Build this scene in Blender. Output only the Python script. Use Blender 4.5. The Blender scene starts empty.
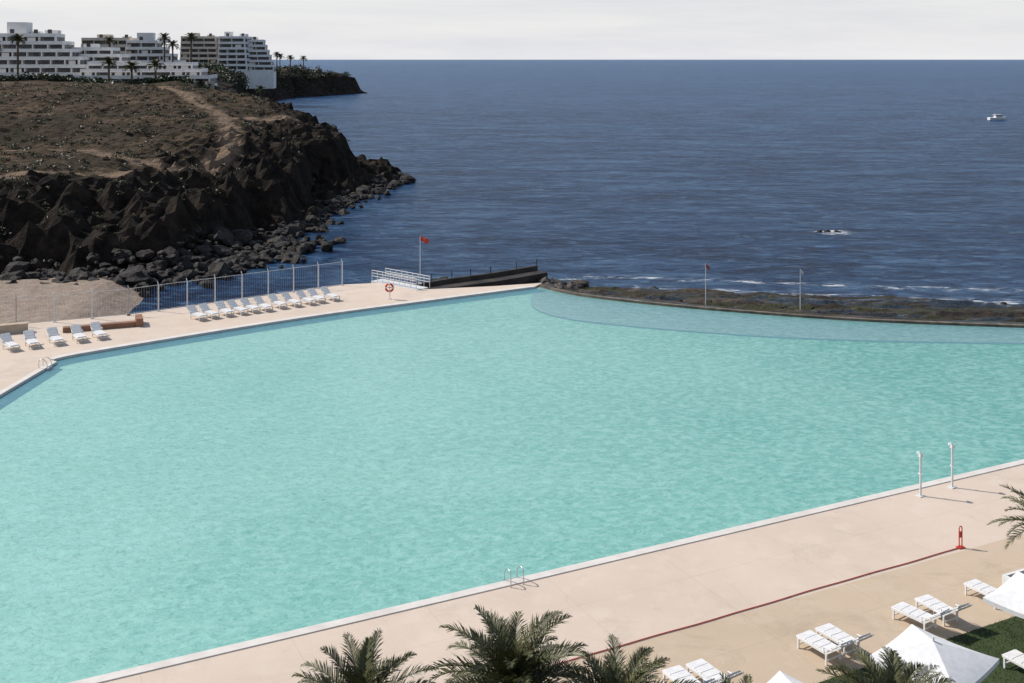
import bpy, bmesh, math, random
import numpy as np
from mathutils import Vector, noise, Matrix
random.seed(7)
S = bpy.context.scene
S.view_settings.view_transform = 'Standard'
S.view_settings.look = 'None'
S.view_settings.exposure = 0
SEA = -2.5

# ------------------------------------------------------------ materials
def mat(name):
    m = bpy.data.materials.new(name); m.use_nodes = True
    nt = m.node_tree
    return m, nt, nt.nodes['Principled BSDF']
def N(nt, t, **kw):
    n = nt.nodes.new(t)
    for k, v in kw.items():
        if k in n.inputs.keys(): n.inputs[k].default_value = v
        else: setattr(n, k, v)
    return n
def coords(nt, scale=(1,1,1), rot=0.0):
    tc = N(nt, 'ShaderNodeTexCoord'); mp = N(nt, 'ShaderNodeMapping')
    mp.inputs['Scale'].default_value = scale
    mp.inputs['Rotation'].default_value = (0,0,rot)
    nt.links.new(tc.outputs['Object'], mp.inputs['Vector'])
    return mp.outputs['Vector']
def noise_n(nt, vec, scale, detail=4, rough=0.55, dist=0.0):
    n = N(nt, 'ShaderNodeTexNoise')
    n.inputs['Scale'].default_value = scale; n.inputs['Detail'].default_value = detail
    n.inputs['Roughness'].default_value = rough; n.inputs['Distortion'].default_value = dist
    nt.links.new(vec, n.inputs['Vector'])
    return n.outputs['Fac']
def ramp(nt, fac, stops):
    r = N(nt, 'ShaderNodeValToRGB'); e = r.color_ramp.elements
    while len(e) < len(stops): e.new(0.5)
    for i, (p, c) in enumerate(stops):
        e[i].position = p
        e[i].color = (c[0],c[1],c[2],1) if isinstance(c, (tuple,list)) else (c,c,c,1)
    nt.links.new(fac, r.inputs['Fac'])
    return r.outputs['Color']
def mix(nt, fac, a, b, mode='MIX'):
    m = N(nt, 'ShaderNodeMix', data_type='RGBA', blend_type=mode)
    for sock, v in ((m.inputs[0], fac), (m.inputs[6], a), (m.inputs[7], b)):
        if isinstance(v, bpy.types.NodeSocket): nt.links.new(v, sock)
        elif isinstance(v, (tuple,list)): sock.default_value = (v[0],v[1],v[2],1)
        else: sock.default_value = v
    return m.outputs[2]
def mth(nt, op, a, b=None, c=None):
    m = N(nt, 'ShaderNodeMath', operation=op)
    for i, v in enumerate((a,b,c)):
        if v is None: continue
        if isinstance(v, bpy.types.NodeSocket): nt.links.new(v, m.inputs[i])
        else: m.inputs[i].default_value = v
    return m.outputs[0]
def bump(nt, h, strength, dist, normal=None):
    b = N(nt, 'ShaderNodeBump'); b.inputs['Strength'].default_value = strength
    b.inputs['Distance'].default_value = dist
    nt.links.new(h, b.inputs['Height'])
    if normal is not None: nt.links.new(normal, b.inputs['Normal'])
    return b.outputs['Normal']

def simple(name, c1, c2=None, scale=3.0, rough=0.7, bs=0.0, bd=0.01, spec=0.3, metal=0.0):
    m, nt, p = mat(name)
    p.inputs['Roughness'].default_value = rough
    p.inputs['Specular IOR Level'].default_value = spec
    p.inputs['Metallic'].default_value = metal
    v = coords(nt)
    if c2 is None: c2 = tuple(x*0.82 for x in c1)
    f = noise_n(nt, v, scale, 5, 0.6)
    nt.links.new(ramp(nt, f, [(0.3, c2), (0.65, c1)]), p.inputs['Base Color'])
    if bs: nt.links.new(bump(nt, noise_n(nt, v, scale*6, 5), bs, bd), p.inputs['Normal'])
    return m

WHITE = simple('white_paint', (.74,.73,.71), (.64,.63,.61), 2)
WHITEMET = simple('white_metal', (.70,.70,.69), (.55,.55,.53), 4, 0.4)
FABRIC = simple('white_fabric', (.74,.73,.72), (.64,.63,.62), 5, .9, .2, .01)
STEEL = simple('steel', (.6,.6,.6), (.5,.5,.5), 4, .3, metal=.8)
RED = simple('red_paint', (.55,.06,.03), (.42,.05,.03), 6, .5)
REDLINE = simple('red_line_paint', (.50,.10,.08), (.38,.10,.08), 8, .8)
ORANGE = simple('ring_orange', (.75,.10,.03), (.6,.08,.03), 6, .5)
DARKGLASS = simple('window_dark', (.05,.055,.06), (.02,.024,.03), .6, .25, spec=.5)
CREAM = simple('cream_render', (.64,.56,.46), (.52,.46,.38), .4)
HWHITE = simple('white_render', (.80,.77,.73), (.66,.64,.61), .35)
SHADE = simple('balcony_wall_shaded', (.22,.20,.185), (.13,.12,.11), .5)  # shade of the balcony recesses put into the wall colour
TERRA = simple('terracotta', (.30,.15,.09), (.2,.11,.07), 1.5)
TRUNK = simple('palm_trunk', (.16,.11,.07), (.06,.04,.03), 9, .95, .8, .05)
WALLC = simple('beige_wall', (.5,.41,.31), (.36,.29,.22), 1.2, .9, .2, .01)
DARKC = simple('dark_wet_concrete', (.065,.052,.042), (.016,.014,.012), .8, .6, .8, .08)

def deck_mat(name, c1, c2, c3):
    m, nt, p = mat(name)
    v = coords(nt)
    big = noise_n(nt, v, .10, 5, .6, .6)
    mid = noise_n(nt, v, .8, 6, .65)
    fine = noise_n(nt, v, 14, 3, .7)
    col = ramp(nt, big, [(.35, c2), (.65, c1)])
    col = mix(nt, ramp(nt, mid, [(.50, 0.0), (.75, .6)]), col, c3)
    stain = noise_n(nt, coords(nt,(1,1,1),.7), .35, 7, .75, 1.0)
    col = mix(nt, ramp(nt, stain, [(.53, 0.0), (.70, .42)]), col, tuple(x*.70 for x in c2))
    col = mix(nt, ramp(nt, fine, [(.35, .18), (.6, 0.0)]), col, tuple(x*.6 for x in c3))
    vj = coords(nt, (1,1,1), -math.radians(26.3))
    br = N(nt, 'ShaderNodeTexBrick', offset=0.0)
    br.inputs['Scale'].default_value = 1; br.inputs['Brick Width'].default_value = 5.0
    br.inputs['Row Height'].default_value = 5.0; br.inputs['Mortar Size'].default_value = .016
    br.inputs['Color1'].default_value = (0,0,0,1); br.inputs['Color2'].default_value = (0,0,0,1)
    br.inputs['Mortar'].default_value = (1,1,1,1)
    nt.links.new(vj, br.inputs['Vector'])
    col = mix(nt, mth(nt,'MULTIPLY',br.outputs['Color'],.22), col, tuple(x*.5 for x in c2))
    nt.links.new(col, p.inputs['Base Color'])
    p.inputs['Roughness'].default_value = .85; p.inputs['Specular IOR Level'].default_value = .25
    nt.links.new(bump(nt, fine, .25, .01), p.inputs['Normal'])
    return m
DECK = deck_mat('deck_concrete', (.645,.53,.43), (.58,.475,.38), (.68,.58,.485))
PAVE = deck_mat('tan_paving', (.56,.44,.32), (.49,.385,.275), (.60,.49,.375))
COPING = simple('pool_coping', (.69,.65,.60), (.58,.53,.48), 1.2, .7, .1, .01)

def grass_mat():
    m, nt, p = mat('lawn_green')
    v = coords(nt)
    col = ramp(nt, noise_n(nt, v, .7, 6, .7), [(.3,(.034,.055,.013)),(.7,(.07,.10,.026))])
    col = mix(nt, ramp(nt, noise_n(nt, v, 30, 3, .8), [(.4,.5),(.6,0.)]), col, (.02,.035,.01))
    nt.links.new(col, p.inputs['Base Color']); p.inputs['Roughness'].default_value = .95
    nt.links.new(bump(nt, noise_n(nt, v, 25, 4, .8), .9, .05), p.inputs['Normal'])
    return m
LAWN = grass_mat()

def pool_mat(name, c1, c2, c3, k=1.0):
    """c1 = brighter west side colour, c2 = darker east side colour"""
    m, nt, p = mat(name)
    v = coords(nt); va = coords(nt, (1,1.5,1), math.radians(35)); vb = coords(nt, (1,1.3,1), math.radians(-20))
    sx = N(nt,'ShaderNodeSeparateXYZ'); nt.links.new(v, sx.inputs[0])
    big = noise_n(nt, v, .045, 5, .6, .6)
    shade_x = mth(nt,'MULTIPLY_ADD', sx.outputs['X'], 1/58, .46)       # light falloff over the water painted in, darker towards the east
    shade_x = mth(nt,'ADD', shade_x, mth(nt,'MULTIPLY_ADD', big, .9, -.45))
    col = ramp(nt, shade_x, [(.02, c1), (.95, c2)])
    mid = noise_n(nt, va, 1.1, 6, .68, .9)
    fine = noise_n(nt, vb, 3.6, 5, .62, 1.0)
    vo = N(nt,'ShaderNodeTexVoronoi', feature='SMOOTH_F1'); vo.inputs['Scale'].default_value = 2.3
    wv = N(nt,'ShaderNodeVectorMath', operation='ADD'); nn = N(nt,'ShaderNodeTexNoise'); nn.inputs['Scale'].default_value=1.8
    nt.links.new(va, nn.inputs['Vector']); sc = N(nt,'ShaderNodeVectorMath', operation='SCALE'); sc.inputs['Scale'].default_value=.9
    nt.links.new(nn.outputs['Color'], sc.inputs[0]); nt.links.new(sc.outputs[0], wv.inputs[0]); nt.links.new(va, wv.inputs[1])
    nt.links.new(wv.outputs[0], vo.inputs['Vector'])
    col = mix(nt, ramp(nt, vo.outputs['Distance'], [(.30,0.),(.62,.38*k)]), col, c3)  # caustic-like ripple light mottled into the base colour
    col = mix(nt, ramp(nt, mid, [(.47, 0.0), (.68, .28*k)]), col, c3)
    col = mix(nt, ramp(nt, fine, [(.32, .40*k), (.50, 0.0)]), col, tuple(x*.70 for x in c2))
    nt.links.new(col, p.inputs['Base Color'])
    p.inputs['Roughness'].default_value = .08; p.inputs['IOR'].default_value = 1.33
    p.inputs['Specular IOR Level'].default_value = .5
    n1 = bump(nt, mid, .5, .12)
    n2 = bump(nt, fine, .6, .05, n1)
    nt.links.new(n2, p.inputs['Normal'])
    return m
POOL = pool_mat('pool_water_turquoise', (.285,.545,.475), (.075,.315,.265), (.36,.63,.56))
POOLSH = pool_mat('pool_water_shallow', (.19,.38,.37), (.14,.31,.31), (.29,.46,.45))
POOLEDGE = pool_mat('pool_water_shade_step', (.09,.24,.28), (.08,.24,.27), (.14,.33,.36), .6)

def sea_mat():
    m, nt, p = mat('sea_water')
    va = coords(nt, (.5,1.3,1), math.radians(-12)); vb = coords(nt, (.6,1.25,1), math.radians(14)); vc = coords(nt,(.8,1.2,1),math.radians(-25))
    patch = noise_n(nt, coords(nt,(.4,1.6,1)), .008, 7, .68, .5)
    swell = noise_n(nt, va, .11, 8, .76, .5)
    chop = noise_n(nt, vb, .60, 6, .72, .6)
    fine = noise_n(nt, vc, 2.6, 5, .7, .4)
    col = ramp(nt, patch, [(.36,(.014,.050,.130)),(.64,(.030,.090,.200))])
    col = mix(nt, ramp(nt, swell, [(.50,0.),(.60,.75)]), col, (.080,.170,.300))  # bright and dark wave faces painted into the base colour
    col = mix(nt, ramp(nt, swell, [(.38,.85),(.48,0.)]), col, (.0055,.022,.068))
    col = mix(nt, ramp(nt, chop, [(.54,0.),(.63,.8)]), col, (.125,.225,.350))  # sun glints on the chop painted as lighter colour
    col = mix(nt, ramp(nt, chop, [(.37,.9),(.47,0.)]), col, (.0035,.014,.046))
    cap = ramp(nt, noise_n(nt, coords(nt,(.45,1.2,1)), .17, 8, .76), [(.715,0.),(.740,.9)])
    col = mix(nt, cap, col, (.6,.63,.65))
    nt.links.new(col, p.inputs['Base Color'])
    p.inputs['Roughness'].default_value = .3; p.inputs['IOR'].default_value = 1.33
    p.inputs['Specular IOR Level'].default_value = .09
    n1 = bump(nt, swell, 1., 2.6)
    n2 = bump(nt, chop, 1., 1.0, n1)
    n3 = bump(nt, fine, .8, .2, n2)
    nt.links.new(n3, p.inputs['Normal'])
    return m
SEAM = sea_mat()

def land_mat():
    m, nt, p = mat('headland_ground')
    v = coords(nt)
    geo = N(nt, 'ShaderNodeNewGeometry'); sx = N(nt, 'ShaderNodeSeparateXYZ')
    nt.links.new(geo.outputs['Normal'], sx.inputs[0])
    a = noise_n(nt, v, .06, 6, .65, .5); b = noise_n(nt, v, .5, 6, .7); c = noise_n(nt, v, 2.2, 5, .7)
    soil = ramp(nt, a, [(.34,(.050,.036,.024)),(.5,(.100,.068,.043)),(.66,(.180,.118,.075))])
    soil = mix(nt, ramp(nt, b, [(.46,0.),(.58,.85)]), soil, (.044,.038,.020))
    soil = mix(nt, ramp(nt, c, [(.51,0.),(.61,.75)]), soil, (.030,.029,.014))
    rock = ramp(nt, b, [(.3,(.008,.007,.006)),(.5,(.026,.020,.015)),(.78,(.075,.053,.038))])
    add = mth(nt,'MULTIPLY_ADD', b, .25, sx.outputs['Z'])
    f = ramp(nt, add, [(.92,0.),(1.02,1.)])
    att = N(nt, 'ShaderNodeAttribute', attribute_name='inland')
    col = mix(nt, mth(nt,'MULTIPLY',f,att.outputs['Fac']), rock, soil)
    pa = N(nt, 'ShaderNodeAttribute', attribute_name='path')
    g2 = mth(nt,'MULTIPLY', pa.outputs['Fac'], ramp(nt, c, [(.35,.55),(.6,1.)]))
    col = mix(nt, g2, col, (.29,.205,.14))
    nt.links.new(col, p.inputs['Base Color'])
    p.inputs['Roughness'].default_value = .95; p.inputs['Specular IOR Level'].default_value = .12
    n1 = bump(nt, b, 1., 1.1); n2 = bump(nt, c, .9, .4, n1)
    nt.links.new(n2, p.inputs['Normal'])
    return m
LAND = land_mat()

def rock_mat(name, stops, moss=None):
    m, nt, p = mat(name)
    v = coords(nt)
    b = noise_n(nt, v, .9, 7, .7, .3); c = noise_n(nt, v, 5, 5, .7)
    col = ramp(nt, b, stops)
    if moss:
        mm = noise_n(nt, coords(nt,(.16,1.3,1), math.radians(6)), .5, 6, .72)
        col = mix(nt, ramp(nt, mm, [(.50,0.),(.57,.8)]), col, moss)
        m2 = noise_n(nt, coords(nt,(.10,1.6,1), math.radians(7)), .6, 6, .75)
        col = mix(nt, ramp(nt, m2, [(.54,0.),(.61,.75)]), col, (.13,.098,.072))
        m3 = noise_n(nt, coords(nt,(.12,1.3,1), math.radians(5)), .40, 6, .72)
        col = mix(nt, ramp(nt, m3, [(.43,.92),(.49,0.)]), col, (.022,.036,.052))
        nt.links.new(ramp(nt, m3, [(.43,.10),(.49,.75)]), p.inputs['Roughness'])
    else: p.inputs['Roughness'].default_value = .7
    nt.links.new(col, p.inputs['Base Color'])
    p.inputs['Specular IOR Level'].default_value = .3
    nt.links.new(bump(nt, c, 1., .12, bump(nt, b, 1., .35)), p.inputs['Normal'])
    return m
BOULDER = rock_mat('basalt', [(.3,(.009,.008,.007)),(.55,(.032,.026,.021)),(.8,(.10,.078,.062))])
REEF = rock_mat('reef_rock', [(.3,(.010,.008,.006)),(.5,(.032,.023,.016)),(.75,(.075,.054,.037))], (.046,.050,.015))
SAND = rock_mat('beach_shingle', [(.3,(.21,.155,.115)),(.55,(.33,.25,.19)),(.8,(.42,.33,.26))])

def leaf_mat(name, a, b, sc=4):
    m, nt, p = mat(name)
    nt.links.new(ramp(nt, noise_n(nt, coords(nt), sc, 4, .7), [(.3,a),(.7,b)]), p.inputs['Base Color'])
    p.inputs['Roughness'].default_value = .5; p.inputs['Specular IOR Level'].default_value = .3
    return m
FROND = leaf_mat('palm_frond_green', (.035,.043,.015), (.12,.115,.043), 2)
DRYF = leaf_mat('palm_frond_dry', (.16,.12,.06), (.26,.2,.11))
SHRUBM = leaf_mat('shrub_leaf', (.045,.040,.020), (.095,.085,.042), .6)
GREENM = leaf_mat('garden_leaf', (.02,.03,.013), (.055,.07,.027), .2)

def foam_mat():
    m, nt, p = mat('sea_foam_white')
    p.inputs['Base Color'].default_value = (.72,.76,.79,1); p.inputs['Roughness'].default_value = .8
    n = noise_n(nt, coords(nt,(.5,1.4,1)), .8, 9, .78, .6)
    att = N(nt, 'ShaderNodeAttribute', attribute_name='edge')
    nt.links.new(ramp(nt, mth(nt,'MULTIPLY',n,att.outputs['Fac']), [(.52,0.),(.64,.75)]), p.inputs['Alpha'])
    return m
FOAM = foam_mat()

# ------------------------------------------------------------ mesh builder
class MB:
    def __init__(s): s.v=[]; s.f=[]; s.m=[]; s.mi=0
    def add(s, vs, fs):
        o=len(s.v); s.v += [tuple(a) for a in vs]; s.f += [tuple(i+o for i in f) for f in fs]; s.m += [s.mi]*len(fs)
    def box(s, c, d, rz=0.0, M=None):
        x,y,z=d[0]/2,d[1]/2,d[2]/2; vs=[]
        R = Matrix.Rotation(rz,3,'Z') if M is None else M
        for i in (-1,1):
            for j in (-1,1):
                for k in (-1,1): vs.append(Vector(c)+R@Vector((i*x,j*y,k*z)))
        s.add(vs, [(0,1,3,2),(4,6,7,5),(0,4,5,1),(2,3,7,6),(0,2,6,4),(1,5,7,3)])
    def tube(s, pts, r, n=8, r2=None):
        pts=[Vector(p) for p in pts]; L=len(pts); rings=[]
        for i,p in enumerate(pts):
            d=(pts[min(i+1,L-1)]-pts[max(i-1,0)]).normalized()
            a=d.cross(Vector((0,0,1)));  a = a if a.length>.05 else d.cross(Vector((1,0,0)))
            a.normalize(); b=d.cross(a)
            rr=r if r2 is None else r+(r2-r)*i/(L-1)
            rings.append([p+a*math.cos(2*math.pi*k/n)*rr+b*math.sin(2*math.pi*k/n)*rr for k in range(n)])
        vs=[q for R in rings for q in R]
        fs=[(i*n+k,i*n+(k+1)%n,(i+1)*n+(k+1)%n,(i+1)*n+k) for i in range(L-1) for k in range(n)]
        fs += [tuple(range(n))[::-1], tuple((L-1)*n+k for k in range(n))]
        s.add(vs,fs)
    def mesh(s,name,mats,smooth=False):
        me=bpy.data.meshes.new(name); me.from_pydata(s.v,[],s.f)
        for m in mats: me.materials.append(m)
        me.polygons.foreach_set('material_index', s.m)
        if smooth: me.polygons.foreach_set('use_smooth',[True]*len(s.f))
        me.update(); return me
def obj(name, me, parent=None, loc=(0,0,0), rz=0.0, sc=1.0):
    o=bpy.data.objects.new(name,me); S.collection.objects.link(o)
    o.location=loc; o.rotation_euler=(0,0,rz); o.scale=(sc,sc,sc)
    if parent: o.parent=parent
    return o
def empty(name, loc=(0,0,0), rz=0.0):
    o=bpy.data.objects.new(name,None); S.collection.objects.link(o); o.location=loc; o.rotation_euler=(0,0,rz)
    o.empty_display_size=.3; return o
def smoothpts(P, n=6):
    P=[Vector((*p,)) for p in P]; out=[]
    for i in range(len(P)-1):
        p0=P[max(i-1,0)];p1=P[i];p2=P[i+1];p3=P[min(i+2,len(P)-1)]
        for k in range(n):
            t=k/n
            out.append(0.5*((2*p1)+(p2-p0)*t+(2*p0-5*p1+4*p2-p3)*t*t+(3*p1-p0-3*p2+p3)*t**3))
    out.append(P[-1]); return [tuple(p) for p in out]
def slab(name, poly, z, bottom, m):
    n=len(poly)
    vs=[(x,y,z) for x,y in poly]
    fs=[tuple(range(n))]
    if bottom is not None:
        vs+=[(x,y,bottom) for x,y in poly]
        fs+=[(i,(i+1)%n,(i+1)%n+n,i+n) for i in range(n)]
    me=bpy.data.meshes.new(name); me.from_pydata(vs,[],fs); me.materials.append(m)
    bm=bmesh.new(); bm.from_mesh(me); bmesh.ops.triangulate(bm,faces=[f for f in bm.faces if len(f.verts)>4])
    bmesh.ops.recalc_face_normals(bm,faces=bm.faces)
    if bottom is None:
        for f in bm.faces:
            if f.normal.z<0: f.normal_flip()
    bm.to_mesh(me); bm.free()
    return obj(name,me)

# ------------------------------------------------------------ pool and decks
def nearY(x): return 42.2+.495*x
FAR = smoothpts([(-30.1,72.6),(-29.3,74.7),(-16.4,84.9),(-7.2,90.9),(2.0,96.6)],6)
near_deck=[(-60,6),(70,6),(70,nearY(70)),(-31,nearY(-31)),(-60,nearY(-31))]
slab('pool_deck', near_deck, 0, -3, DECK)
outer=[(2.7,98.3),(-1.5,96.9),(-7.5,95.5),(-11,98.5),(-14.8,97.6),(-29.8,86.2),(-37.5,82.7),(-60,72)]
slab('pool_deck', [(-60,nearY(-31)),(-31,nearY(-31)),(-30.5,65.5)]+FAR+outer, 0, -3, DECK)
arc=smoothpts([(2.0,96.4),(1.6,90),(3.6,86),(8.2,83.3),(16.6,80.4),(24.9,78.8),(36.3,78.0),(52,77.4),(70,77.2)],6)
inner=smoothpts([(2.4,97.2),(5.5,93.6),(11.3,90.2),(18.8,87),(27.4,84.3),(38.4,82.4),(54,80.5),(70,79.5)],6)
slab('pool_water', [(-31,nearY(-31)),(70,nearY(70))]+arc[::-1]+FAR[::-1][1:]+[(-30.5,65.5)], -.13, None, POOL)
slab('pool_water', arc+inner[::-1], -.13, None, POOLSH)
edge_out=[(-31,30),(-30.5,65.5)]+FAR
edge_in=[(-29.9,32),(-29.3,65.3)]+[(x+1.0,y-1.35) for x,y in FAR]
slab('pool_shade_step_water', edge_out+edge_in[::-1], -.126, None, POOLEDGE)  # dark sheet along the far edge paints in wall-side shade
ain=[(x,y-.45) for x,y in arc[6:]]
slab('pool_shade_step_water', arc[6:]+ain[::-1], -.126, None, POOLEDGE)
cp=MB()
def strip(mb, A, B, z0, z1):
    n=len(A)
    vs=[(x,y,z1) for x,y in A]+[(x,y,z1) for x,y in B]+[(x,y,z0) for x,y in A]+[(x,y,z0) for x,y in B]
    fs=[]
    for i in range(n-1):
        fs+=[(i,i+1,n+i+1,n+i),(i,2*n+i,2*n+i+1,i+1),(n+i,n+i+1,3*n+i+1,3*n+i)]
    fs+=[(0,n,3*n,2*n),(n-1,3*n-1,4*n-1,2*n-1)]
    mb.add(vs,fs)
strip(cp,[(-30.6,nearY(-30.6)+.04),(70,nearY(70)+.04)],[(-30.4,nearY(-30.4)-.42),(70,nearY(70)-.42)],-.3,.04)
EL=[(-31,27.3),(-30.5,65.5)]+FAR
strip(cp,[(x+.05,y-.05) for x,y in EL],[(x-.32,y+.36) for x,y in EL],-.3,.035)
obj('pool_coping',cp.mesh('pool_coping',[COPING]))
def off(x,d): return nearY(x)-d
slab('tan_paving',[(-10,off(-10,6.75)),(60,off(60,6.25)),(60,8),(-10,8)],.004,None,PAVE)
rl=MB(); 
P0=Vector((2.0,36.55,0)); P1=Vector((18.25,44.95,0)); P00=P0-(P1-P0)*.6
d=(P1-P00)
rl.tube([P00+d*t/60+Vector((0,0,.03))+Vector((-.44,.9,0))*(.012*math.sin(t*.9)+.02*math.sin(t*.31)) for t in range(61)],.022,6)
obj('red_rope',rl.mesh('red_rope',[REDLINE],True))
slab('lawn',[(-5,28.4),(8,34.3),(17,38.9),(24,42.4),(45,52.8),(45,8),(-5,8)],.03,0.0,LAWN)
mb=MB()
for i in range(16000):
    x=random.uniform(7.5,24); lim=38.9+(x-17)*.505; y=lim-abs(random.gauss(0,3.0)) +.02
    a=random.random()*6.28; h=random.uniform(.03,.07); dx,dy=math.cos(a)*.012,math.sin(a)*.012
    mb.add([(x-dx,y-dy,.03),(x+dx,y+dy,.03),(x+random.gauss(0,.02),y+random.gauss(0,.02),.03+h)],[(0,1,2)])
obj('lawn_grass',mb.mesh('lawn_grass',[LAWN]))

# ------------------------------------------------------------ sea
me=bpy.data.meshes.new('sea')
R=40000
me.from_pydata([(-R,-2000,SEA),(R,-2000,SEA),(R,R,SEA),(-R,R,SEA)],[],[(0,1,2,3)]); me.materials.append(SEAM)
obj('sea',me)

# ------------------------------------------------------------ land
coast=[(-400,103),(-70,105),(-49.4,107),(-41,109.5),(-34.6,114.6),(-31,122),(-28.6,137),(-27.6,158),(-25,176),(-20.8,200),
       (-22.5,213),(-34,232),(-50,250),(-72,282),(-82,350),(-108,450),(-130,560),(-127,640),(-95,728),(-125,765),(-250,800),(-600,900),(-900,900),(-900,103)]
CA=np.array(coast); CB=np.roll(CA,-1,axis=0)
def sdist(X,Y):
    best=np.full(X.shape,1e9); ins=np.zeros(X.shape,bool)
    for (ax,ay),(bx,by) in zip(CA,CB):
        dx,dy=bx-ax,by-ay
        t=np.clip(((X-ax)*dx+(Y-ay)*dy)/(dx*dx+dy*dy),0,1)
        best=np.minimum(best,np.hypot(X-ax-t*dx,Y-ay-t*dy))
        if ay!=by:
            c=((ay>Y)!=(by>Y))&(X<(bx-ax)*(Y-ay)/(by-ay)+ax); ins^=c
    return np.where(ins,best,-best)
ty=[100,110,118,130,155,190,225,260,300,350,450,550,650,730,900]
tz=[1.0,3.0,5.0,6.2,7.8,11,13.4,13.6,13,13,15,16,14,11.5,11]
def sm(t): t=min(max(t,0),1); return t*t*(3-2*t)
path=[[(-110,121),(-80,124),(-60,127),(-50,133),(-44,144),(-41,160),(-45,176),(-50,190),(-58,206),(-68,222),(-76,240)],
      [(-44,144),(-60,152),(-80,150),(-110,160)],[(-50,190),(-44,200),(-40,204)]]
def pdist(x,y):
    b=1e9
    for pl in path:
        for (ax,ay),(bx,by) in zip(pl,pl[1:]):
            dx,dy=bx-ax,by-ay; t=min(max(((x-ax)*dx+(y-ay)*dy)/(dx*dx+dy*dy),0),1)
            b=min(b,math.hypot(x-ax-t*dx,y-ay-t*dy))
    return b
def height(x,y,s,fine=True):
    f=noise.fractal(Vector((x*.035,y*.035,1.3)),1.0,2.0,4)
    s2=s+4.0*noise.fractal(Vector((x*.09,y*.09,5.1)),1.0,2.0,4)*(1 if s>-6 else 0)
    zt=float(np.interp(y,ty,tz))+1.5*f
    near=1 if y<290 else 0
    if near: zt-=2.5*sm((x+62)/34)*sm((y-165)/30)
    h=zt-SEA
    sh=4.5*sm((y-165)/22)*near
    t1=.20*sm((s2+2)/4.5); t2=.58*sm((s2-3.0-sh)/4.0); t3=.22*sm((s2-8-sh)/12)
    t=t1+t2+t3
    z=SEA-1.2+(h+1.2)*t
    cl=max(0,min(1,(s2+2)/3))*(1-sm((s2-14)/9))
    rid=noise.ridged_multi_fractal(Vector((x*.15,y*.15,z*.1)),.9,2.2,6,1.0,2.0)
    a=2.0-.6*near*sm((y-170)/30)
    z+=cl*(rid-1.1)*a + (0.35+1.0*cl)*noise.fractal(Vector((x*.5,y*.5,2)),.8,2.1,4)
    if s>15: z+=.45*noise.fractal(Vector((x*.3,y*.3,9)),1,2,3)
    return z
def land(name,x0,x1,y0,y1,st,dz=0):
    xs=np.arange(x0,x1+st,st); ys=np.arange(y0,y1+st,st)
    X,Y=np.meshgrid(xs,ys); D=sdist(X,Y); ny,nx=X.shape
    vs=[];inl=[];pa=[]
    for j in range(ny):
        for i in range(nx):
            x,y,s=float(X[j,i]),float(Y[j,i]),float(D[j,i])
            if s<-12: z=SEA-3
            else: z=height(x,y,s)+dz
            p=0.0
            if st<2:
                w=1.1+.5*noise.noise(Vector((x*.1,y*.1,0)))
                p=1-sm((pdist(x,y)-w)/1.1); z-=.15*p
            vs.append((x,y,z)); pa.append(p)
            inl.append(sm((s-11-max(0,(135-y))*.35+9*noise.fractal(Vector((x*.06,y*.06,3)),1,2,3))/8))
    fs=[(j*nx+i,j*nx+i+1,(j+1)*nx+i+1,(j+1)*nx+i) for j in range(ny-1) for i in range(nx-1)
        if max(D[j,i],D[j+1,i+1],D[j,i+1],D[j+1,i])>-10]
    me=bpy.data.meshes.new(name); me.from_pydata(vs,[],fs); me.materials.append(LAND)
    a=me.attributes.new('inland','FLOAT','POINT'); a.data.foreach_set('value',inl)
    a=me.attributes.new('path','FLOAT','POINT'); a.data.foreach_set('value',pa)
    return obj(name,me)
land('headland_terrain',-170,-10,99,288,.75)
land('distant_headland_terrain',-460,-80,284,880,4.0,-.3)
def tz_at(x,y):
    s=float(sdist(np.array([x]),np.array([y]))[0]); return height(x,y,s), s

# beach cove
bv=[];bf=[];nx=0
xs=np.arange(-100,-25,.8); ys=np.arange(70,114,.8)
for y in ys:
    for x in xs:
        z=-1.15+.12*noise.fractal(Vector((x*.4,y*.4,0)),1,2,4)-1.9*sm((x+38+ (y-95)*.15)/7)
        z-=1.0*sm((y-104)/10)
        bv.append((x,y,z))
nx=len(xs)
bf=[(j*nx+i,j*nx+i+1,(j+1)*nx+i+1,(j+1)*nx+i) for j in range(len(ys)-1) for i in range(nx-1)]
me=bpy.data.meshes.new('beach'); me.from_pydata(bv,[],bf); me.materials.append(SAND); obj('beach',me)

# boulders
bm=bmesh.new(); bmesh.ops.create_icosphere(bm,subdivisions=2,radius=1)
ico_v=[v.co.copy() for v in bm.verts]; ico_f=[tuple(v.index for v in f.verts) for f in bm.faces]; bm.free()
def rockblob(mb,x,y,z,r):
    o=Vector((random.random()*50,random.random()*50,0)); sx,sy,sz=random.uniform(.8,1.4),random.uniform(.7,1.2),random.uniform(.5,.9)
    rz=Matrix.Rotation(random.random()*6.28,3,'Z')
    vs=[]
    for v in ico_v:
        k=1+.6*noise.noise(v*1.1+o)+.35*noise.noise(v*2.7+o)
        w=rz@Vector((v.x*sx,v.y*sy,v.z*sz))*k*r
        vs.append((x+w.x,y+w.y,z+w.z))
    mb.add(vs,ico_f)
mb=MB()
shore=coast[1:11]
seg=[(shore[i],shore[i+1]) for i in range(len(shore)-1)]
lens=[math.dist(a,b) for a,b in seg]
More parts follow.
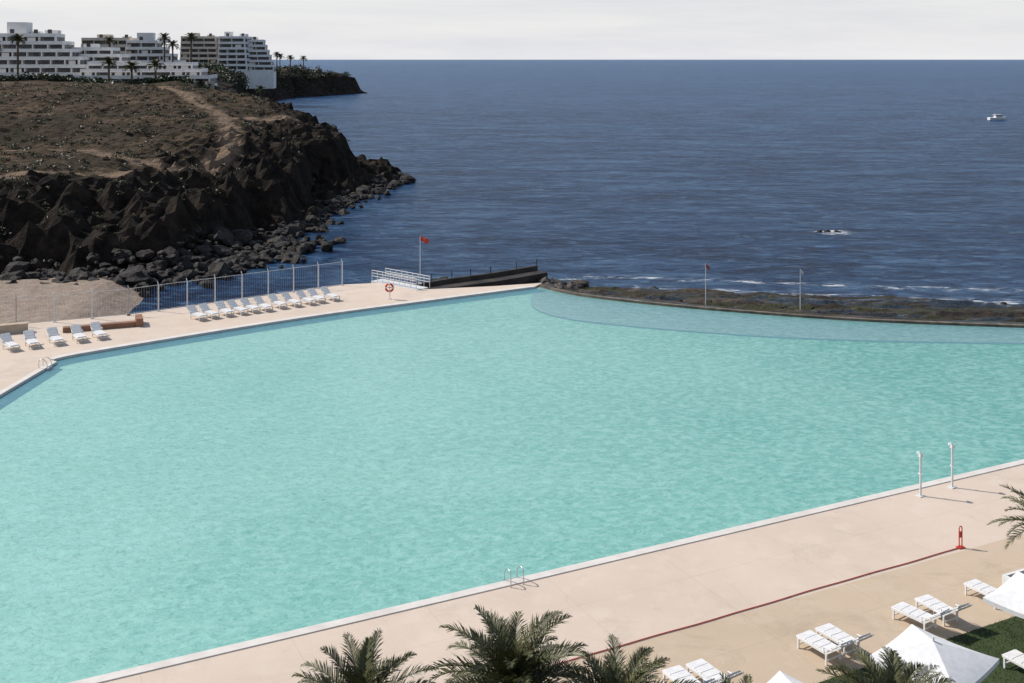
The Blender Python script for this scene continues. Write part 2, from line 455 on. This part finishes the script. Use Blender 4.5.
for i in range(1500):
    k=random.choices(range(len(seg)),[l*(3 if j<5 else 1) for j,l in enumerate(lens)])[0]
    (ax,ay),(bx,by)=seg[k]; t=random.random(); dx,dy=bx-ax,by-ay; l=math.hypot(dx,dy)
    o=random.gauss(.5,2.6) if k<5 else random.gauss(0,1.0)
    x=ax+dx*t+dy/l*o; y=ay+dy*t-dx/l*o
    if random.random()<.1: x+=random.uniform(0,2.5); y-=random.uniform(0,4)
    r=min(1.2,random.lognormvariate(-1.05,.5))
    zz=-2.3 if o>0 else -2.3+ -o*.45
    if x<-36 and o>0: zz=-1.6
    rockblob(mb,x,y,zz+r*.15,r)
for c in [(-27,168),(-24,150),(-25,160),(-25.5,143)]:
    for j in range(4): rockblob(mb,c[0]+random.uniform(-1,1),c[1]+random.uniform(-.8,.8),SEA+.0,random.uniform(.3,.8))
for j in range(3): rockblob(mb,40+j*1.1,143+random.uniform(-.4,.4),SEA-.1,random.uniform(.3,.6))
for i in range(170):
    t=random.random(); x=-30+26*t; y=88+ (x+30)*.62+abs(random.gauss(2.5,2.2))
    rockblob(mb,x,y,-2.4,random.uniform(.3,1.1))
obj('shore_boulders',mb.mesh('shore_boulders',[BOULDER]))

# reef barrier: low wave-washed shelf
outerR=smoothpts([(2.9,104.5),(8,106.5),(15,106.0),(26,103.8),(35,102),(46,100.3),(60,98.3),(78,96)],6)
nu=420; nv=64
def along(P,t):
    f=t*(len(P)-1); i=min(int(f),len(P)-2); u=f-i
    return P[i][0]+(P[i+1][0]-P[i][0])*u, P[i][1]+(P[i+1][1]-P[i][1])*u
vs=[]
for i in range(nu+1):
    t=i/nu; ax,ay=along(inner,t); bx,by=along(outerR,t)
    for j in range(nv+1):
        v=j/nv*1.15; x=ax+(bx-ax)*v; y=ay+(by-ay)*v
        wob=.10*noise.fractal(Vector((x*.10,y*.12,8)),1,2,4); v2=v+wob*sm((v-.1)/.2)
        prof=.02*(1-sm((v-.06)/.04)) -1.15*sm((v-.06)/.10)+.42*math.exp(-((v2-.30)/.035)**2) -.35*sm((v2-.35)/.15)+.36*math.exp(-((v2-.52)/.03)**2)-.35*sm((v2-.6)/.15)+.34*math.exp(-((v2-.75)/.03)**2)-1.2*sm((v2-.86)/.24)
        q=noise.ridged_multi_fractal(Vector((x*.10,y*.9,0)),1,2,5,1,2)-1.0
        z=prof+.17*q*sm((v-.07)/.08)+.14*noise.fractal(Vector((x*.5,y*1.5,4)),.9,2,4)*sm((v-.05)/.08)
        if v<.04: z=-.35+ (v/.04)*.37
        vs.append((x,y,z))
m1=nv+1
fs=[(i*m1+j,(i+1)*m1+j,(i+1)*m1+j+1,i*m1+j+1) for i in range(nu) for j in range(nv)]
me=bpy.data.meshes.new('reef_rocks'); me.from_pydata(vs,[],fs); me.materials.append(REEF); obj('reef_rocks',me)
mb=MB()
for i in range(330):
    t=random.random(); ax,ay=along(inner,t); bx,by=along(outerR,t); v=random.uniform(.25,1.05)
    rockblob(mb,ax+(bx-ax)*v,ay+(by-ay)*v,-1.35-1.1*sm((v-.4)/.5),random.uniform(.12,.42))
obj('reef_boulders',mb.mesh('reef_boulders',[REEF]))
mb=MB()
ip=[along(inner,i/70) for i in range(71)]
strip(mb,[(x,y-.05) for x,y in ip],[(x+.15,y+.35) for x,y in ip],-.6,.05)
obj('sea_wall',mb.mesh('sea_wall',[simple('sea_wall_concrete',(.20,.165,.125),(.05,.042,.03),1.2,.85,.6,.04)]))

# jetty
mb=MB()
J=smoothpts([(-7.6,96.6),(-4.5,99.2),(-1,101.6),(3.4,105.4)],6)
strip(mb,[(x,y) for x,y in J],[(x-1.0,y+1.3) for x,y in J],-3,-.45)
strip(mb,[(x-.9,y+1.32) for x,y in J],[(x-1.1,y+1.6) for x,y in J],-3,-.05)
for i in range(0,len(J),3): mb.tube([(J[i][0]-1,J[i][1]+1.45,-.2),(J[i][0]-1,J[i][1]+1.45,.6)],.04)
for i in range(420):
    t=random.random(); x,y=along(J,t); rockblob(mb,x+random.uniform(-.5,3.5),y+random.uniform(-3.4,.3),-1.55,random.uniform(.25,.85))
obj('stone_jetty',mb.mesh('stone_jetty',[DARKC]))

# foam ribbons
def foam(name,P,w,z=SEA+.012,g=1.0):
    vs=[];ed=[]
    for i,(x,y) in enumerate(P):
        a=P[max(i-1,0)];b=P[min(i+1,len(P)-1)]; dx,dy=b[0]-a[0],b[1]-a[1]; l=math.hypot(dx,dy) or 1
        en=min(1,i/2,(len(P)-1-i)/2)
        for k in range(7):
            o=(k/6-.35)*w; vs.append((x+dy/l*o,y-dx/l*o,z)); ed.append([.7,1.0,1.12,1.1,.98,.8,.4][k]*g*(.6+.4*en))
    fs=[(i*7+k,(i+1)*7+k,(i+1)*7+k+1,i*7+k+1) for i in range(len(P)-1) for k in range(6)]
    me=bpy.data.meshes.new(name); me.from_pydata(vs,[],fs); me.materials.append(FOAM)
    a=me.attributes.new('edge','FLOAT','POINT'); a.data.foreach_set('value',ed); obj(name,me)
foam('sea_foam',smoothpts([coast[i] for i in range(4,11)],5),4.5)
foam('sea_foam',[(x,y+.3) for x,y in outerR][::-1],7.5,g=.98)
foam('sea_foam',[(x,y+6.5) for x,y in outerR][::-1],5,SEA+.02,g=.92)
foam('sea_foam',[(37,142),(39,142.6),(41,143),(43,143),(45,142.6),(47,142)],7,g=1.08)
foam('sea_foam',[(-16.5,190),(-17,196),(-17,203),(-18,210)],5,g=1.0)

# ------------------------------------------------------------ fence
mb=MB()
FP=[(-52,75.8),(-37.2,82.5),(-29.9,85.8),(-15.0,97.2)]
for (ax,ay),(bx,by) in zip(FP,FP[1:]):
    l=math.hypot(bx-ax,by-ay); n=max(1,round(l/2.3))
    for i in range(n+1):
        x,y=ax+(bx-ax)*i/n,ay+(by-ay)*i/n
        mb.tube([(x,y,0),(x,y,2.1)],.05,8); mb.tube([(x,y,2.1),(x-.12,y+.16,2.32)],.03,6)
        mb.box((x,y,.03),(.2,.2,.06))
    for z in (.12,2.08): mb.tube([(ax,ay,z),(bx,by,z)],.018,6)
    m=int(l/.20)
    for i in range(m):
        x,y=ax+(bx-ax)*i/m,ay+(by-ay)*i/m; mb.tube([(x,y,.12),(x,y,2.06)],.0050,3)
obj('white_fence',mb.mesh('white_fence',[WHITEMET]))

# ramp railing
mb=MB()
for ox,oy in ((0,0),(1.1,.9)):
    a=Vector((-12.6+ox,99.0+oy,0)); b=Vector((-8.3+ox,95.3+oy,0))
    for z in (.5,.75,1.0): mb.tube([a+Vector((0,0,z)),b+Vector((0,0,z))],.03,6)
    for i in range(9): p=a.lerp(b,i/8); mb.tube([p-Vector((0,0,.0)),p+Vector((0,0,1.0))],.03,6)
mb.box((-10.0,97.5,-.05),(5.9,1.35,.2),math.atan2(-3.7,4.3))
obj('ramp_railing',mb.mesh('ramp_railing',[WHITEMET]))

# flag pole and markers
def pole(name,x,y,z,h,flag,col):
    e=empty(name,(x,y,z)); mb=MB()
    mb.tube([(0,0,0),(0,0,h)],.04,8,.025); mb.box((0,0,.05),(.3,.3,.1)); obj('pole',mb.mesh('pole',[WHITEMET]),e)
    mb=MB(); vs=[];w,hh=flag; n=8
    for i in range(n+1):
        for j in (0,1): vs.append((.04+w*i/n,.10*math.sin(i*1.1),h-.05-hh*j-.28*(i/n)**1.3+.05*j*math.sin(i)))
    mb.add(vs,[(2*i,2*i+2,2*i+3,2*i+1) for i in range(n)]); obj('flag',mb.mesh('flag',[col]),e)
pole('flag_pole',-8.2,98.2,-.1,4.3,(.75,.42),RED)
pole('marker_pole',16.3,92.6,-1.2,4.0,(.3,.3),RED)
pole('marker_pole',23.9,91.2,-1.2,3.8,(.25,.25),WHITE)

# life ring stand
e=empty('life_ring_stand',(-10.2,91.6,0),math.radians(-6)); mb=MB()
mb.tube([(0,.06,0),(0,.06,1.45)],.04,8); mb.box((0,.06,.02),(.3,.3,.04)); mb.box((0,.04,.97),(.34,.03,.10)); obj('post',mb.mesh('post',[WHITEMET]),e)
def torus_arc(mb,a0,a1,R_,r,c):
    mb.tube([(c[0]+R_*math.cos(a0+(a1-a0)*i/6),c[1],c[2]+R_*math.sin(a0+(a1-a0)*i/6)) for i in range(7)],r,8)
mb=MB()
for q in range(4):
    mb.mi=0; torus_arc(mb,q*math.pi/2+.2,(q+1)*math.pi/2-.2,.31,.09,(0,-.06,.97))
    mb.mi=1; torus_arc(mb,q*math.pi/2-.2,q*math.pi/2+.2,.31,.093,(0,-.06,.97))
obj('ring',mb.mesh('ring',[ORANGE,WHITE],True),e)

# showers
for (x,y,h) in ((18.7,50.35,1.95),(20.55,51.35,2.0)):
    e=empty('poolside_shower',(x,y,0),math.radians(26)); mb=MB()
    mb.tube([(0,0,0),(0,0,h)],.05,10); mb.tube([(0,0,h-.03),(0,.06,h+.03),(0,.15,h+.02)],.03,8)
    mb.tube([(0,.15,h+.03),(0,.15,h-.05)],.04,10,.07); mb.box((0,0,.02),(.3,.3,.04)); mb.tube([(0,-.08,1.0),(0,.12,1.0)],.03,6)
    mb.box((0,0,h-.08),(.15,.13,.16))
    obj('column',mb.mesh('column',[WHITEMET],False),e)
# ladders
def ladder(x,y,rz):
    e=empty('pool_ladder',(x,y,0),rz); mb=MB()
    for s in (-.27,.27):
        pts=[(s,-.45,0),(s,-.45,.40),(s,-.40,.54),(s,-.25,.60),(s,-.08,.55),(s,.08,.36),(s,.12,.1),(s,.12,-.4)]
        mb.tube(smoothpts(pts,3),.022,8)
    for z in (.0,-.12): mb.box((0,.12,z),(.54,.1,.03))
    obj('rails',mb.mesh('rails',[STEEL],True),e)
ladder(0.0,nearY(0)-.05,math.radians(26.3))
ladder(-30.1,71.3,math.radians(-95))

# red stand
e=empty('red_barrier_stand',(18.35,45.0,0),math.radians(20)); mb=MB()
mb.tube([(-.07,0,0),(-.07,0,.82),(-.04,0,.88),(.04,0,.88),(.07,0,.82),(.07,0,0)],.024,8)
mb.box((0,0,.55),(.12,.02,.25)); mb.box((0,0,.025),(.3,.22,.05)); obj('frame',mb.mesh('frame',[RED]),e)

# ------------------------------------------------------------ loungers
mb=MB()
W=.66; zs=.36
for s in (-1,1):
    mb.box((s*W/2,.35,zs),(.045,1.35,.06))
    M=Matrix.Rotation(math.radians(-38),3,'X'); 
    mb.box((s*W/2,-.61,zs+.27),(.045,.78,.055),M=M)
    mb.box((s*W/2,.95,.17),(.05,.06,.34)); mb.box((s*W/2,-.28,.17),(.05,.06,.34))
    mb.tube([(s*W/2+s*.02,-.2,zs),(s*W/2+s*.02,-.2,zs+.2),(s*W/2+s*.02,-.55,zs+.24)],.02,6)
for i in range(11): mb.box((0,-.22+i*.123,zs+.02),(W,.105,.018))
M=Matrix.Rotation(math.radians(-38),3,'X')
for i in range(6):
    p=M@Vector((0,-.07-i*.125,0)); mb.box((0,-.3+p.y,zs+.03+p.z),(W,.108,.018),M=M)
mb.box((0,.95,.14),(W,.04,.04)); mb.box((0,-.28,.14),(W,.04,.04))
mb.mi=1
for i in range(4): mb.box((0,-.13+i*.32,zs+.055),(W-.1,.29,.045))
for i in range(3):
    p=M@Vector((0,-.15-i*.25,.06)); mb.box((0,-.29+p.y,zs+.03+p.z),(W-.1,.23,.045),M=M)
LO=mb.mesh('sun_lounger',[WHITE,FABRIC])
def lounger(x,y,rz,z=.006): obj('sun_lounger',LO,None,(x,y,z),rz+random.uniform(-.10,.10))
for i in range(11):
    t=i/10; lounger(-24.4+9.3*t+random.uniform(-.15,.15),84.6+6.9*t-.2*math.sin(3*t)+random.uniform(-.15,.15),math.radians(-135))
for i in range(5):
    t=i/4; lounger(-34.6+4.8*t+random.uniform(-.15,.15),75.9+3.2*t,math.radians(-140))
for x,y in ((10.5,36.7),(11.25,37.15),(14.45,38.7),(15.4,39.2),(17.7,40.4),(5.6,34.5),(6.45,34.9)):
    lounger(x,y,math.radians(32))
lounger(16.9,35.4,math.radians(32),.032)

# low walls by left deck
mb=MB(); mb.box((-30.3,81.6,.18),(5.6,.55,.36),math.radians(22)); mb.box((-28.1,82.9,.3),(.5,1.6,.6),math.radians(22))
obj('low_terracotta_wall',mb.mesh('low_terracotta_wall',[TERRA]))
mb=MB(); mb.box((-38.3,79.6,.3),(6,.5,.6),math.radians(23)); mb.box((-38.3,79.6,.63),(6.1,.6,.06),math.radians(23))
obj('low_beige_wall',mb.mesh('low_beige_wall',[WALLC]))

# ------------------------------------------------------------ umbrellas
def umbrella(x,y,h,hd,rz):
    e=empty('parasol',(x,y,0),rz); mb=MB()
    a=hd/math.sqrt(2); top=h+.50
    n=10
    cs=[(-a,-a),(a,-a),(a,a),(-a,a)]
    for q in range(4):
        c0=Vector((*cs[q],h)); c1=Vector((*cs[(q+1)%4],h)); ap=Vector((0,0,top)); vs=[];ix={}
        for i in range(n+1):
            for j in range(n+1-i):
                u,v=i/n,j/n; p=ap*(1-u-v)+c0*u+c1*v
                sag=-.16*(u*v*4)*(u+v)*.5; p=p+Vector((0,0,sag+.0)); ix[i,j]=len(vs); vs.append(p)
        fs=[]
        for i in range(n):
            for j in range(n-i):
                fs.append((ix[i,j],ix[i+1,j],ix[i,j+1]))
                if i+j<n-1: fs.append((ix[i+1,j],ix[i+1,j+1],ix[i,j+1]))
        mb.add(vs,fs)
        vs=[]
        for i in range(n+1):
            p=c0.lerp(c1,i/n); s=-.16*(i/n*(1-i/n)*4)*.5
            vs+= [p+Vector((0,0,s-.002)), p+Vector((0,0,s-.14))]
        mb.add(vs,[(2*i,2*i+2,2*i+3,2*i+1) for i in range(n)])
    obj('canopy',mb.mesh('canopy',[FABRIC]),e)
    mb=MB(); mb.tube([(0,0,0),(0,0,top+.12)],.035,8); mb.box((0,0,.06),(.7,.7,.1))
    for cx,cy in cs: mb.tube([(0,0,top-.03),(cx*.99,cy*.99,h-.03)],.014,5); mb.tube([(0,0,h-.25),(cx*.5,cy*.5,h+.2)],.012,5)
    obj('pole',mb.mesh('pole',[WHITEMET]),e)
umbrella(12.6,32.9,2.1,1.95,math.radians(43))
umbrella(17.6,36.5,2.1,1.95,math.radians(43))
umbrella(7.9,30.3,2.1,1.9,math.radians(47))

# planter box
e=empty('planter_box',(19.7,41.2,0),math.radians(26)); mb=MB()
for s in (-1,1): mb.box((s*1.0,0,.3),(.12,1.2,.6)); mb.box((0,s*.66,.3),(2.12,.12,.6))
obj('walls',mb.mesh('walls',[WHITE]),e)
mb=MB(); mb.box((0,0,.24),(1.88,1.2,.4)); obj('soil',mb.mesh('soil',[TRUNK]),e)

# ------------------------------------------------------------ palms
def frond(mb,az,el,L,droop,nl,lw,ll):
    d=Vector((math.cos(az),math.sin(az),0)); side=Vector((-d.y,d.x,0))
    pts=[];p=Vector((0,0,0)); e0=el; n=14; tw=random.uniform(-.6,.6)
    for i in range(n+1):
        pts.append(p.copy()); t=i/n
        e0=el-droop*t**1.4; p=p+(d*math.cos(e0)+Vector((0,0,1))*math.sin(e0)+side*.3*tw*t)*(L/n)
    mb.tube(pts,.028*L/2.2,4,.006)
    vs=[];fs=[]
    for i in range(nl):
        t=.13+.87*i/nl; f=t*n; k=min(int(f),n-1); q=pts[k].lerp(pts[k+1],f-k); tan=(pts[k+1]-pts[k]).normalized()
        up=side.cross(tan)*-1
        l=ll*(math.sin(math.pi*min(1,(t*.86+.12)))**.6)*random.uniform(.8,1.15)
        for s in (-1,1):
            if random.random()<.04: continue
            dr=(side*s*(.80-.35*t)+tan*(.5+.5*t)+up*random.uniform(.10,.6)).normalized()
            e1=q+dr*l*.55; e2=q+dr*l+Vector((0,0,-.15*l-.05*random.random()))
            w=tan*lw; o=len(vs); vs+=[q-w*.5,q+w*.5,e1+w*.6,e1-w*.6,e2]
            fs+=[(o,o+1,o+2,o+3),(o+3,o+2,o+4)]
    mb.add(vs,fs)
def palm_meshes(tag,nf,L,nl,lw,ll,h,r):
    mb=MB()
    for i in range(nf):
        t=i/nf; az=i*2.39996+random.uniform(-.25,.25)
        el=math.radians(82-92*t**.85)+random.uniform(-.12,.12)
        mb.mi=1 if (t>.93) else 0
        frond(mb,az,el,L*random.uniform(.82,1.1)*(.8+.2*min(1,t*3)),random.uniform(.75,1.35),nl,lw,ll)
    cr=mb.mesh('crown'+tag,[FROND,DRYF])
    mb=MB(); n=28
    vs=[];fs=[];m=12
    for i in range(n+1):
        z=-h+h*i/n; rr=r*(1.15-.25*i/n)*(1+.10*(i%2))*(1.35 if i>n-4 else 1)*(1.3 if i==0 else 1)
        for k in range(m): vs.append((rr*math.cos(6.283*k/m+i*.26),rr*math.sin(6.283*k/m+i*.26),z))
    fs=[(i*m+k,i*m+(k+1)%m,(i+1)*m+(k+1)%m,(i+1)*m+k) for i in range(n) for k in range(m)]+[tuple(n*m+k for k in range(m))]
    mb.add(vs,fs); tr=mb.mesh('trunk'+tag,[TRUNK])
    return cr,tr
PA=palm_meshes('_a',52,2.4,46,.036,.52,5.0,.24)
PB=palm_meshes('_b',46,2.2,44,.036,.50,5.0,.22)
PC=palm_meshes('_c',26,2.0,34,.032,.42,3.0,.13)
def palm(pm,x,y,z,rz,h,sc=1.0,name='palm_tree'):
    e=empty(name,(x,y,z),rz); obj('crown',pm[0],e,sc=sc); t=obj('trunk',pm[1],e); t.scale=(sc,sc,(z)/h); return e
palm(PA,0.0,27.0,4.55,.4,5.0)
palm(PB,-3.7,27.0,3.85,1.7,5.0)
palm(PB,2.6,26.6,4.0,3.3,5.0,.95)
palm(PA,5.4,26.0,3.4,2.1,5.0,.9)
palm(PB,9.6,27.6,3.35,5.1,5.0,.95)
palm(PC,19.45,40.2,2.95,.9,3.0,1.0)

# ------------------------------------------------------------ hotels
def hotel(name,cx,cy,rz,w,dp,floors,z0,fh,steps_x,steps_y,wall,extra=None,base=5.0):
    e=empty(name,(cx,cy,z0),rz); wl=MB(); dk=MB()
    wl.box((0,dp/2,-base/2),(w,dp,base))
    for i in range(floors):
        xl=-w/2+steps_x[0]*i; xr=w/2-steps_x[1]*i; y0=steps_y*i; ww=xr-xl; xc=(xl+xr)/2; z=i*fh
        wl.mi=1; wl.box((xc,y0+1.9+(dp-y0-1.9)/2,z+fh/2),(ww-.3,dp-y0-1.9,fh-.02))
        wl.mi=0; wl.box((xc,y0+(dp-y0)/2,z+fh-.13),(ww,dp-y0,.26))
        wl.box((xc,y0+.12,z+fh+.42),(ww,.22,.82))
        wl.box((xr-.11,y0+(dp-y0)/2,z+fh+.42),(.22,dp-y0-.5,.82))
        if i==0: wl.box((xc,y0+.12,.45),(ww,.22,.9))
        nb=max(2,int(ww/4.2)); bw=ww/nb
        for k in range(nb+1): wl.box((xl+bw*k if 0<k<nb else (xl+.12 if k==0 else xr-.12),y0+1.1,z+fh/2-.13),(.3,1.7,fh-.27))
        for k in range(nb):
            o=random.uniform(-.3,.3); dk.box((xl+bw*(k+.5)+o,y0+1.88,z+1.15),(bw*random.uniform(.35,.7),.12,2.0))
            if random.random()<.25: wl.box((xl+bw*(k+.5),y0+.9,z+fh*.5),(bw*.5,.1,1.6))
        for k in range(max(1,int((dp-y0-3)/4.5))):
            dk.box((xr-.13,y0+3.5+k*4.5,z+1.45),(.12,1.6,1.4))
    if extra:
        for (x,y,z,sx,sy,sz) in extra:
            wl.box((x,y,z+sz/2),(sx,sy,sz)); 
            for k in range(max(1,int(sz/3))):
                for q in range(max(1,int(sx/3.2))): dk.box((x-sx/2+1.6+q*3.2,y-sy/2,z+1.6+k*3),(1.3,.14,1.3))
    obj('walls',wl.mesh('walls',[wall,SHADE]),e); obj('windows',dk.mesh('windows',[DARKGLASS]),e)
    return e
hotel('terrace_hotel',-149,338,math.radians(6),40,22,6,12.6,2.45,(0,3.0),2.2,HWHITE,[(-8,18,14.7,6,6,4.5),(2,19,14.7,4,4,2.0),(-3,19,14.7,3,3,1.6)])
hotel('terrace_hotel',-112.5,334,math.radians(8),40,20,3,12.2,2.0,(1.5,3.0),2.6,HWHITE)
hotel('terrace_hotel',-133,352,math.radians(3),26,16,4,14.2,2.2,(1.0,3.4),2.0,HWHITE,[(-5,11,8.8,4,4,2)])
hotel('cream_hotel',-158,428,math.radians(5),20,20,5,14.5,2.6,(0,0.4),.6,CREAM,[(-3,10,13,5,5,2.2),(5,12,13,3,3,1.5)])
hotel('cream_hotel',-138,425,math.radians(8),24,20,5,13.5,2.6,(.0,3.2),1.6,HWHITE,[(-5,10,13,6,6,3.8),(2,12,13,3,3,1.4)])
hotel('white_hotel',-148,520,math.radians(4),18,20,6,15.0,2.5,(0,.4),.5,CREAM,[(-4,10,15,4,5,2.5),(4,8,15,3,3,1.5)],base=8)
hotel('white_hotel',-131,514,math.radians(-4),14,18,6,14.3,2.6,(0,.4),.5,HWHITE,[(-4,8,15.6,3,4,3),(3,9,15.6,3,4,2)],base=8)
hotel('white_hotel',-119,518,math.radians(8),13,18,6,14.0,2.4,(0,1.0),1.0,HWHITE,[(-3,10,14.4,3,3,2)],base=8)
mb=MB(); mb.box((-118,322,12.2),(60,.6,2.4),math.radians(8)); obj('retaining_wall',mb.mesh('retaining_wall',[WALLC]))

# shrubs / greenery
def clump(mb,x,y,z,r,n,q,flat=.7):
    for i in range(n):
        a=random.random()*6.28; b=random.uniform(-.2,1); rr=r*random.uniform(.45,1)
        c=Vector((x+math.cos(a)*rr*math.sqrt(max(0,1-b*b)),y+math.sin(a)*rr*math.sqrt(max(0,1-b*b)),z+b*rr*flat))
        u=Vector((random.gauss(0,1),random.gauss(0,1),random.gauss(0,.6))).normalized()*q; w=u.cross(Vector((random.gauss(0,1),random.gauss(0,1),random.gauss(0,1)))).normalized()*q*.6
        mb.add([c-u,c+w,c+u,c-w],[(0,1,2,3)])
mb=MB()
cnt=0
while cnt<1100:
    x=random.uniform(-150,-28); y=random.uniform(112,255)
    if x/y<-.52: continue
    zz,s=tz_at(x,y)
    if s<5 or pdist(x,y)<2: continue
    if noise.noise(Vector((x*.05,y*.05,7)))<random.uniform(-.5,.3): continue
    r=random.lognormvariate(-.7,.5); clump(mb,x,y,zz,r,int(18+34*r),.15,.55); cnt+=1
obj('headland_shrubs',mb.mesh('headland_shrubs',[SHRUBM]))
mb=MB()
for i in range(640):
    g=random.random()
    if g<.22: x=random.uniform(-165,-88); y=random.uniform(318,330)
    elif g<.36: y=random.uniform(400,600); x=-random.uniform(112,150)-(y-450)*.1
    elif g<.60: y=random.uniform(600,722); x=-random.uniform(105,170)
    elif g<.9: x=random.uniform(-162,-106); y=random.uniform(480,508)
    else: x=random.uniform(-230,-165); y=random.uniform(300,420)
    zz,s=tz_at(x,y)
    if s<3: continue
    r=random.uniform(1.0,2.4) if y<400 else random.uniform(1.8,3.6); clump(mb,x,y,zz,r,70,.5,1.0)
obj('garden_greenery',mb.mesh('garden_greenery',[GREENM]))
PD=palm_meshes('_d',26,3.0,18,.16,.9,7.0,.28)
for (x,y,h) in ((-152,322,11),(-146,325,13),(-118,322,7.5),(-112,324,6.5),(-104,321,6),(-128,405,14),(-124,402,12),(-119,408,14),(-112,490,11),(-135,640,11),(-140,655,9.5),(-128,675,8),(-148,650,12),(-133,660,10),(-153,480,13),(-150,410,14)):
    zz,s=tz_at(x,y); e=empty('palm_tree',(x,y,zz+h-1),random.random()*6); obj('crown',PD[0],e); t=obj('trunk',PD[1],e); t.scale=(1,1,h/7)
# ------------------------------------------------------------ boat
e=empty('motor_boat',(179,406,SEA),math.radians(8)); mb=MB()
secs=[(-3.3,1.05,.0),(-1.5,1.2,.0),(.8,1.15,.05),(2.3,.75,.2),(3.5,.04,.45)]
vs=[]
for x,w,k in secs: vs+=[(x,-w,.95+k*.6),(x,-w*.75,.1+k*.6),(x,0,-.35+k),(x,w*.75,.1+k*.6),(x,w,.95+k*.6)]
fs=[(i*5+j,(i+1)*5+j,(i+1)*5+j+1,i*5+j+1) for i in range(4) for j in range(4)]+[(0,1,2,3,4)]+[(i*5,i*5+4,(i+1)*5+4,(i+1)*5) for i in range(4)]
mb.add(vs,fs); obj('hull',mb.mesh('hull',[WHITE]),e)
mb=MB(); mb.box((.3,0,1.4),(2.4,1.5,.9)); mb.box((.1,0,1.92),(2.9,1.8,.1)); mb.tube([(-.8,0,1.9),(-.8,0,2.9)],.04); obj('cabin',mb.mesh('cabin',[WHITE]),e)
mb=MB(); mb.box((.4,0,1.55),(2.42,1.52,.4)); obj('cabin_window',mb.mesh('cabin_window',[DARKGLASS]),e)

# ------------------------------------------------------------ light, sky
ts=Vector((-.78,.30,.0)).normalized(); el=math.radians(42)
sd=Vector((ts.x*math.cos(el),ts.y*math.cos(el),math.sin(el)))
sl=bpy.data.lights.new('sun','SUN'); sl.energy=4.5; sl.angle=math.radians(.6); sl.color=(1,.95,.88)
so=obj('sun',sl); so.rotation_euler=sd.to_track_quat('Z','Y').to_euler()
w=bpy.data.worlds.new('World'); S.world=w; w.use_nodes=True; nt=w.node_tree
bg=nt.nodes['Background']; bg.inputs['Strength'].default_value=.125
sky=nt.nodes.new('ShaderNodeTexSky'); sky.sky_type='NISHITA'; sky.sun_disc=False
sky.sun_elevation=el; sky.sun_rotation=math.atan2(ts.x,ts.y)%(2*math.pi)
sky.air_density=1.0; sky.dust_density=1.0
tc=nt.nodes.new('ShaderNodeTexCoord'); mp=nt.nodes.new('ShaderNodeMapping'); mp.inputs['Scale'].default_value=(1.2,1.2,14)
nt.links.new(tc.outputs['Generated'],mp.inputs['Vector'])
f=noise_n(nt,mp.outputs['Vector'],3.0,6,.6,.4)
ccol=ramp(nt,f,[(.30,(5.9,6.0,6.45)),(.66,(7.0,6.95,7.05))])
sp=nt.nodes.new('ShaderNodeSeparateXYZ'); nt.links.new(tc.outputs['Generated'],sp.inputs[0])
fac=ramp(nt,sp.outputs['Z'],[(.0,.97),(.06,.8),(.20,.10)])
nt.links.new(mix(nt,fac,sky.outputs[0],ccol),bg.inputs['Color'])

# ------------------------------------------------------------ camera
cd=bpy.data.cameras.new('camera'); cam=obj('camera',cd); S.camera=cam
cam.location=(0,0,20); cam.rotation_euler=(math.radians(90),0,0)
cd.sensor_width=36; cd.lens=36*1100/1024; cd.shift_y=-282.5/1024
cd.clip_start=.5; cd.clip_end=100000
